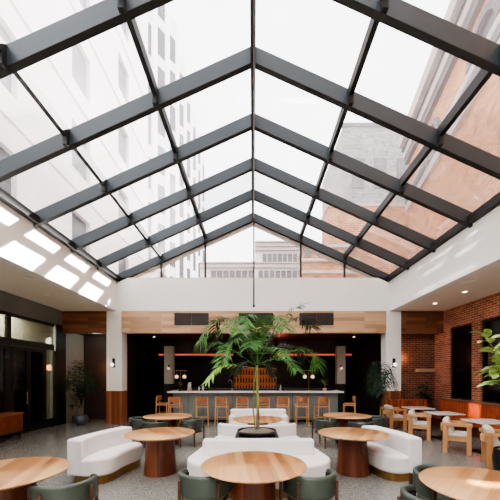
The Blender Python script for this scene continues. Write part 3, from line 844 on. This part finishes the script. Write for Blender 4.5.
herb((324.6-253)/300*11.8, 11.8, ('small green plant in a terracotta pot on the bar', 'pale terracotta pot on the right end of the bar'), 1.3, 1.2, 'terracotta', 22)
for k, (px, mk, sc, lab) in enumerate([(199, 'bottle_c', .7, 'clear bottle on the bar right of the jar'), (203, 'bottle_c', .9, 'taller clear bottle on the bar right of the jar'),
        (208, 'bottle_d', .6, 'short dark bottle on the bar between jar and tap'), (277.5, 'bottle_d', .75, 'dark bottle on the bar right of the palm trunk, first'),
        (280.5, 'bottle_c', .85, 'clear bottle on the bar right of the palm trunk'), (283.5, 'bottle_d', .6, 'short dark bottle on the bar beside the clear one')]):
    put_bottle(mk, (px-253)/300*11.9, 11.9, ZT+.0005, lab, 'bottles on the bar top', sc)
tp = thing('bar_tap', 'tall curved metal tap on the bar left of the palm', 'tap', ((232-253)/300*12, 12.0, ZT+.0005))
bm = bmesh.new(); tube(bm, [(0,0,0), (0,0,.35), (-.03,0,.42), (-.1,0,.44), (-.14,0,.38)], .014); obj('spout', bm, 'metal', tp, smooth=True)
bm = bmesh.new(); lathe(bm, [(.035,0), (.035,.03)], 14); obj('base', bm, 'metal', tp)

# ------------------------------------------------------------------ bar stools (face +y)
def make_stool():
    t = thing('bar_stool', '', 'stool')
    for x, y, top in ((-.2, -.2, 1.0), (.2, -.2, 1.0), (-.2, .19, .74), (.2, .19, .74)):
        bm = bmesh.new(); tube(bm, [(x*1.12, y*1.12, 0), (x, y, .74), (x*.98, y*1.05, top)], [.016, .02, .017], 8); obj('leg', bm, 'stoolwood', t, smooth=True)
    bm = bmesh.new(); prism(bm, rrect(-.21, .21, -.19, .2, .06), .70, .76); obj('seat', bm, 'stoolseat', t, bevel=.02)
    bm = bmesh.new(); arcwall(bm, .29, .315, PI+.75, 2*PI-.75, .84, lambda f: 1.04, 14)
    for v in bm.verts: v.co.y += .08
    obj('backrest', bm, 'stoolseat', t, bevel=.008)
    bm = bmesh.new(); tube(bm, [(-.215,.2,.25), (.215,.2,.25)], .011); tube(bm, [(-.215,-.2,.3), (.215,-.2,.3)], .011)
    for x in (-.215, .215): tube(bm, [(x,-.21,.36), (x,.2,.36)], .011)
    obj('stretcher', bm, 'stoolwood', t)
    bm = bmesh.new()
    for x in (-.2, .2): tube(bm, [(x,-.2,.68), (x,.19,.68)], .014)
    tube(bm, [(-.2,.19,.68), (.2,.19,.68)], .014); tube(bm, [(-.2,-.2,.68), (.2,-.2,.68)], .014)
    obj('seat_rail', bm, 'stoolwood', t)
    return t
stl = make_stool(); G = 'bar stools along the front of the bar'
ords = ['leftmost', 'second from left', 'third from left', 'middle', 'third from right', 'second from right', 'rightmost']
for i, px in enumerate([202, 222, 242, 263, 282.5, 302, 322]):
    x = (px-253)/300*11.05; lab = 'tan bar stool at the bar front, %s of the row of seven' % ords[i]
    if i == 0: stl.location = (x, 11.1, 0); stl['label'] = lab; stl['group'] = G; stl.rotation_euler = (0,0,.12)
    else: dup(stl, (x, 11.1, 0), R.uniform(-.2,.2), lab, G)
dup(stl, ((175-253)/300*11.0, 11.05, 0), .05, 'tan bar stool before the left corner of the bar, back toward us', 'bar stools at the ends of the bar')
dup(stl, ((162-253)/300*11.6, 11.75, 0), -PI/2, 'tan bar stool at the left end of the bar, seen sideways', 'bar stools at the ends of the bar')
dup(stl, ((349-253)/300*11.6, 11.55, 0), PI/2-.4, 'tan bar stool standing alone past the right end of the bar', 'bar stools at the ends of the bar')

# ------------------------------------------------------------------ right side: booth, white tables, timber chairs
bt = thing('booth_bench', 'long oxblood leather booth bench along the brick wall', 'bench', (0,0,0))
bm = bmesh.new()
ya, yb = 1.5, 11.15; n = int((yb-ya)/.14)
# channelled back (scalloped prism)
poly = []
for k in range(n):
    for j in range(6):
        u = j/6; yy = ya+(yb-ya)*(k+u)/n
        poly.append((6.94-.05*math.sin(PI*u)-.0, yy))
poly.append((6.94, yb)); poly += [(7.12, yb), (7.12, ya)]
prism(bm, poly, .42, .93); obj('backrest', bm, 'leather', bt, smooth=True)
bm = bmesh.new(); prism(bm, rrect(6.45, 7.1, ya, yb, .04), .30, .47); obj('seat', bm, 'leather', bt, bevel=.03)
obj('base', BX(6.55, 7.1, ya+.02, yb-.02, 0, .3), 'walnut', bt)
obj('top_cap', BX(6.9, 7.13, ya, yb, .93, .955), 'walnut', bt)
br = thing('booth_bench', 'short oxblood leather booth return below the brick alcove at right', 'bench', (0,0,0))
bm = bmesh.new(); poly = []
xa, xb = 5.0, 6.4; n = 10
for k in range(n):
    for j in range(6):
        u = j/6; poly.append((xa+(xb-xa)*(k+u)/n, 10.98-.05*math.sin(PI*u)))
poly += [(xb, 10.98), (xb, 11.1), (xa, 11.1)]
prism(bm, poly, .0, .93); obj('backrest', bm, 'leather', br, smooth=True)
def make_wtable():
    t = thing('square_table', '', 'table')
    bm = bmesh.new(); prism(bm, rrect(-.39, .39, -.36, .36, .03), .71, .74); obj('tabletop', bm, 'marble', t, bevel=.006)
    bm = bmesh.new(); box(bm, -.04, .04, -.04, .04, .03, .71); obj('pedestal', bm, 'black', t)
    bm = bmesh.new(); prism(bm, rrect(-.24, .24, -.22, .22, .03), 0, .03); obj('foot_plate', bm, 'black', t)
    return t
wt = make_wtable(); G = 'white topped booth tables'
for i, (x, y, lab) in enumerate([(5.55, 10.1, 'white topped booth table, farthest, by the brick alcove'), (5.5, 8.65, 'white topped booth table, middle one of the row'),
                                 (5.52, 7.08, 'white topped booth table, nearest one in view at right'), (5.5, 5.0, 'white topped booth table behind the rubber plant')]):
    if i == 0: wt.location = (x, y, 0); wt['label'] = lab; wt['group'] = G
    elif i < 3: dup(wt, (x, y, 0), 0, lab, G)
def make_tchair():   # faces +x
    t = thing('timber_armchair', '', 'chair')
    for y in (-.27, .27):
        bm = bmesh.new()
        box(bm, -.27, -.18, y-.035, y+.035, 0, .64); obj('leg', bm, 'oak', t, bevel=.006)
        bm = bmesh.new(); box(bm, .19, .28, y-.035, y+.035, 0, .64); obj('leg', bm, 'oak', t, bevel=.006)
        bm = bmesh.new(); prism(bm, rrect(-.31, .3, y-.045, y+.045, .02), .635, .70); obj('armrest', bm, 'oak', t, bevel=.008)
        bm = bmesh.new(); box(bm, -.18, .19, y-.025, y+.025, .30, .38); obj('side_rail', bm, 'oak', t)
    bm = bmesh.new()
    n = 10; P_ = []
    for i in range(n+1):
        yy = -.27+.54*i/n; P_.append((-.27-.06*math.cos(PI*(yy/.54)), yy))
    poly = P_ + [(x+.05, y) for x, y in P_[::-1]]
    prism(bm, poly, .50, .60); obj('back_rail', bm, 'oak', t)
    bm = bmesh.new(); prism(bm, rrect(-.2, .25, -.235, .235, .04), .36, .379); obj('seat_board', bm, 'oak', t)
    bm = bmesh.new(); prism(bm, rrect(-.2, .27, -.23, .23, .07), .38, .47); obj('seat_cushion', bm, 'cushion', t, bevel=.035, seg=4)
    bm = bmesh.new(); mat_ = Matrix.Translation((-.14,0,.57)) @ Matrix.Rotation(-.35, 4, 'Y')
    prism(bm, rrect(-.075, .06, -.23, .23, .05), -.12, .24)
    bm.transform(mat_); obj('back_cushion', bm, 'cushion', t, bevel=.045, seg=4)
    return t
tc = make_tchair(); G = 'honey oak armchairs facing the booth tables'
for i, (x, y, rz, lab) in enumerate([(4.85, 10.3, -.5, 'honey oak armchair with cream cushions at the farthest booth table'), (4.86, 8.75, -.55, 'honey oak armchair with cream cushions at the middle booth table'),
                                 (4.86, 7.15, -.62, 'honey oak armchair with cream cushions at the nearest white table'), (4.92, 5.95, -.5, 'honey oak armchair cut off by the right edge, beside the rubber plant')]):
    if i == 0: tc.location = (x, y, 0); tc['label'] = lab; tc['group'] = G
    else: dup(tc, (x, y, 0), rz, lab, G)

# left slatted cabinet
cb = thing('slatted_cabinet', 'low red brown slatted wood cabinet by the dark left doors', 'cabinet', (-6.86, 7.95, 0))
obj('carcass', BX(-.22, .2, -.75, .72, .22, .72), 'cabinet', cb)
bm = bmesh.new()
for k in range(22):
    y = -.74+.067*k; box(bm, .2, .218, y, y+.045, .23, .71)
obj('slats', bm, 'cabinet', cb)
obj('top_board', BX(-.24, .24, -.77, .74, .72, .76), 'clad', cb, bevel=.006)
for x in (-.18, .16):
    for y in (-.7, .67): obj('leg', BX(x-.02, x+.02, y-.02, y+.02, 0, .22), 'black', cb)

# ------------------------------------------------------------------ outside buildings
fb = thing('white_building', 'overexposed white building with tall windows seen through the left roof glass', 'building', (0,0,0))
FX = -14; HT = EYE+65
bm = bmesh.new(); box(bm, FX-8, FX-.6, 2, 40, 0, HT)
obj('core', bm, 'facade', fb)
# facade skin with openings: piers and spandrels
bm = bmesh.new()
cols = [7.2+8*k for k in range(4)]
y = 2
for c in cols:
    box(bm, FX-.6, FX, y, c, 0, HT); y = c+2.6
box(bm, FX-.6, FX, y, 40, 0, HT)
for c in cols:
    z = 0
    for f in range(9):
        z0 = 4.2+6.95*f
        box(bm, FX-.6, FX, c, c+2.6, z, z0); z = z0+3.7
    box(bm, FX-.6, FX, c, c+2.6, z, HT)
obj('wall', bm, 'facade', fb)
bm = bmesh.new()
for f in range(9): box(bm, FX, FX+.12, 2, 40, 2.6+6.95*f, 2.9+6.95*f)
obj('ledges', bm, 'facade', fb)
for c in cols:
    for f in range(1, 9):
        z0 = 4.2+6.95*f
        obj('window', BX(FX-.55, FX-.35, c, c+2.6, z0, z0+3.7), 'facade_win', fb)
tw = thing('sawtooth_tower', 'white tower with zigzag bays seen through the upper left roof glass', 'building', (0,0,0))
bm = bmesh.new(); poly = [(FX-9, 40)]
nb = 8; by = (92-40)/nb
for k in range(nb):
    y0 = 40+by*k
    poly += [(FX-1.6, y0+.01), (FX+.0, y0+by*.35), (FX+.0, y0+by*.62)]
poly += [(FX-1.6, 92), (FX-9, 92)]
prism(bm, poly, 0, HT); obj('wall', bm, 'facade', tw)
for k in range(nb):
    y0 = 40+by*k
    for f in range(10):
        z0 = 3+6.2*f
        bm = bmesh.new(); q = [(FX-1.6+.25*1.6+.03, y0+by*.35*.25), (FX-1.6+.85*1.6+.03, y0+by*.35*.85)]
        vs = [bm.verts.new((x, y, z)) for (x, y), z in ((q[0], z0), (q[1], z0), (q[1], z0+4.4), (q[0], z0+4.4))]
        bm.faces.new(vs); obj('window', bm, 'facade_win', tw)
# second slab between roof and gable at far left: beige low annex
an = thing('annex_block', 'small beige rooftop block seen at the left foot of the gable', 'building', (-7.2, 20, 0))
obj('wall', BX(-.9, 1.0, 0, 3, 0, 8.75), 'beige', an)
obj('coping', BX(-1, 1.1, -.1, 3.1, 8.75, 8.9), 'facade', an)

# right brick building, facade runs along direction (0.19,1)
ang = -math.atan(.19)
bb = thing('brick_building', 'tall orange brick building with stone cornice seen through the right roof glass', 'building', (10, 0, 0), ang)
HB = EYE+26.5
L0, L1 = -14, 34
E = EYE
obj('wall', BX(.9, 10, L0, L1, 0, E+23.4), 'redbld', bb)
for z0, z1, xx, mt, nm in ((18.2, 19.0, .6, 'stone', 'stone_band'), (19.0, 19.7, .5, 'stone_d', 'stone_band'), (19.7, 20.5, .65, 'stone', 'stone_band'),
        (23.4, 24.0, .5, 'stone_d', 'cornice'), (24.0, 24.8, .35, 'stone', 'cornice'), (24.8, 25.3, .15, 'stone_d', 'cornice'), (25.3, 26.5, -.1, 'stone', 'cornice')):
    obj(nm, BX(xx, 10 if nm == 'cornice' else .9, L0, L1, E+z0, E+z1), mt, bb)
for yc in (2.5, 10.8, 19.1, 27.4):
    n = 18; zc = E+20.6
    pts = [(1.9*math.cos(PI*i/n), 1.9*math.sin(PI*i/n)) for i in range(n+1)]
    ri = [(1.45*math.cos(PI*i/n), 1.45*math.sin(PI*i/n)) for i in range(n+1)]
    bm = bmesh.new()
    for i in range(n):
        q = [pts[i], pts[i+1], ri[i+1], ri[i]]
        a_ = [bm.verts.new((.6, yc+p[0], zc+p[1])) for p in q]; b_ = [bm.verts.new((.9, yc+p[0], zc+p[1])) for p in q]
        bm.faces.new(a_); bm.faces.new(b_[::-1])
        for j in range(4): bm.faces.new((a_[j], a_[(j+1) % 4], b_[(j+1) % 4], b_[j]))
    obj('arch_hood', bm, 'stone_d', bb)
    bm = bmesh.new(); vs = [bm.verts.new((.86, yc+p[0], zc+p[1])) for p in ri]; bm.faces.new(vs); obj('arch_window', bm, 'facade_win', bb)
# grey block behind
gb2 = thing('grey_block', 'grey brick block behind the brick building at right of the roof', 'building', (0,0,0))
obj('wall', BX(12.0, 26, 40, 52, 0, EYE+33.2), 'greybld', gb2)
obj('parapet', BX(11.9, 26, 39.9, 40.2, EYE+33.2, EYE+33.7), 'stone_d', gb2)
for k in range(4):
    for f in range(4):
        obj('window', BX(13.2+3*k, 14.8+3*k, 39.9, 40.05, EYE+4+7*f, EYE+8+7*f), 'stone_d', gb2)
# low building behind gable: white slabs with dark window rows
lb = thing('office_block', 'white low office block with window strips seen through the gable glass', 'building', (0,0,0))
YQ = 45; s_ = YQ/300
def band(x0, x1, yt, yb_, m_, nm, dz=0): obj(nm, BX((x0-253)*s_, (x1-253)*s_, YQ+dz, YQ+6, EYE+(376-yb_)*s_, EYE+(376-yt)*s_), m_, lb)
band(200, 300, 262, 300, 'facade', 'wall', .4)
band(255, 300, 241, 262, 'facade', 'wall', .4)
for (xa, xb, yt, yb_) in ((210, 254, 270, 277), (258, 298, 270, 277), (262, 298, 253, 261)):
    n = 7
    for k in range(n):
        a = xa+(xb-xa)*k/n; band(a+.6, a+(xb-xa)/n-.6, yt, yb_, 'stone_d', 'window', .2)
for (xa, xb, yt) in ((200, 300, 262), (200, 300, 266.5), (200, 300, 279), (255, 300, 241), (255, 300, 245), (255, 300, 249)):
    band(xa, xb, yt, yt+1.1, 'stone', 'ledge', -.1)
rb = thing('red_annex', 'faded red brick annex with pale bands seen at right of the gable glass', 'building', (0,0,0))
Yq = 34; s2 = Yq/300
def band2(x0, x1, yt, yb_, m_, nm, dz=0): obj(nm, BX((x0-253)*s2, (x1-253)*s2, Yq+dz, Yq+4, EYE+(376-yb_)*s2, EYE+(376-yt)*s2), m_, rb)
band2(303, 345, 244, 300, 'redbld2', 'wall', .4)
band2(330, 420, 200, 300, 'redbld2', 'wall', .8)
band2(329, 420, 200, 203, 'stone', 'ledge', .6)
for yt in (244, 258, 270): band2(302, 360, yt, yt+3, 'stone', 'ledge', 0)
for k in range(3): band2(305+14*k, 311+14*k, 249, 256, 'stone_d', 'window', .2)
struct('floor', BX(-60, 60, 17.3, 110, -1.5, -1.4), 'stone')

# ------------------------------------------------------------------ lights
w = bpy.data.worlds.new('World'); scn.world = w; w.use_nodes = True
nt = w.node_tree; bg = nt.nodes['Background']
bg.inputs[0].default_value = (.97, .96, 1.0, 1); bg.inputs[1].default_value = 2.6
def light(kind, name, loc_, energy, color=(1,1,1), size=1, size_y=None, rot=None, target=None, **kw):
    l = bpy.data.lights.new(name, kind); l.energy = energy; l.color = color
    if kind == 'AREA':
        l.size = size
        if size_y: l.shape = 'RECTANGLE'; l.size_y = size_y
    elif kind == 'SUN': l.angle = size
    else: l.shadow_soft_size = size
    for k, v_ in kw.items(): setattr(l, k, v_)
    o = bpy.data.objects.new(name, l); COL.objects.link(o); o.location = loc_
    if target is not None:
        o.rotation_euler = (Vector(target)-Vector(loc_)).to_track_quat('-Z', 'Y').to_euler()
    elif rot: o.rotation_euler = rot
    return o
sd = Vector((-1, -.465, -.885))
light('SUN', 'sun', (30, 14, 40), 3.0, (1,.96,.92), .01, target=Vector((30,14,40))+sd)
def beam(target, d, along, lu, lv, dist, energy, color, spread):
    """parallel shaft of light from an added area lamp, lu long in direction `along`"""
    d = Vector(d).normalized(); u = Vector(along); u = (u-d*u.dot(d)).normalized(); v_ = (-d).cross(u)
    l = bpy.data.lights.new('light_shaft', 'AREA'); l.shape = 'RECTANGLE'; l.size = lu; l.size_y = lv; l.energy = energy; l.color = color; l.spread = spread
    o = bpy.data.objects.new('light_shaft', l); COL.objects.link(o)
    m_ = Matrix((u, v_, -d)).transposed().to_4x4(); m_.translation = Vector(target)-d*dist
    o.matrix_world = m_; return o
beam((-W, 5.6, 4.73), sd, (0,1,0), 10.2, .74, 11, 430, (1,.97,.95), math.radians(1.6))
beam((W, 8.1, 4.83), (1,.22,-.62), (0,1,0), 2.4, .8, 9, 11, (1,.97,.95), math.radians(1.6))
beam((2.55, 2.86, .74), (.25,-.5,-1), (1,-.28,0), .75, .13, 8, 2.6, (1,.9,.78), math.radians(1.2))
beam((6.9, 9.35, .75), (.8,.1,-.7), (0,1,0), .5, .35, 8, 1.3, (1,.75,.45), math.radians(1.2))
beam((0, -2.6, 0), (-.12, .1, -1), (1,0,0), 7.5, 6, 14, 2600, (1,.96,.9), math.radians(3))  # added fill: lights the unseen floor behind so its bounce lifts the soffit
light('AREA', 'corridor_fill', (-SX-.8, 9.6, 4.05), 210, (1,.92,.76), .8, 2.6, rot=(0,0,0))  # added lamp, brightens the walls seen through the left door panes
light('POINT', 'alcove_light', (-6.05, 12.42, 2.15), 5, (1,.42,.2), .12)
light('POINT', 'alcove_light', (-6.3, 12.1, 3.2), 3.5, (.95,1,.92), .15)  # added light with no fixture, brightens the grey alcove side wall
light('POINT', 'alcove_light', (5.8, 11.6, 2.5), 5, (1,.5,.3), .12)  # warm point light in the right alcove, without a fixture
light('AREA', 'backbar_glow', (.1, 14.9, 2.7), 3, (1,.3,.1), 2, .2, rot=(0,0,0))
light('POINT', 'bar_red_glow', (1.2, 13.4, 2.9), 11, (1,.2,.1), .2)

# ------------------------------------------------------------------ camera + view
cam = bpy.data.cameras.new('camera'); co = bpy.data.objects.new('camera', cam); COL.objects.link(co)
co.location = (0, 0, EYE); co.rotation_euler = (PI/2, 0, 0)
cam.sensor_width = 36; cam.lens = 21.6; cam.shift_x = -.006; cam.shift_y = .252; cam.clip_end = 400
scn.camera = co
scn.view_settings.view_transform = 'AgX'
try: scn.view_settings.look = 'AgX - Medium High Contrast'
except Exception: pass
scn.view_settings.exposure = .85
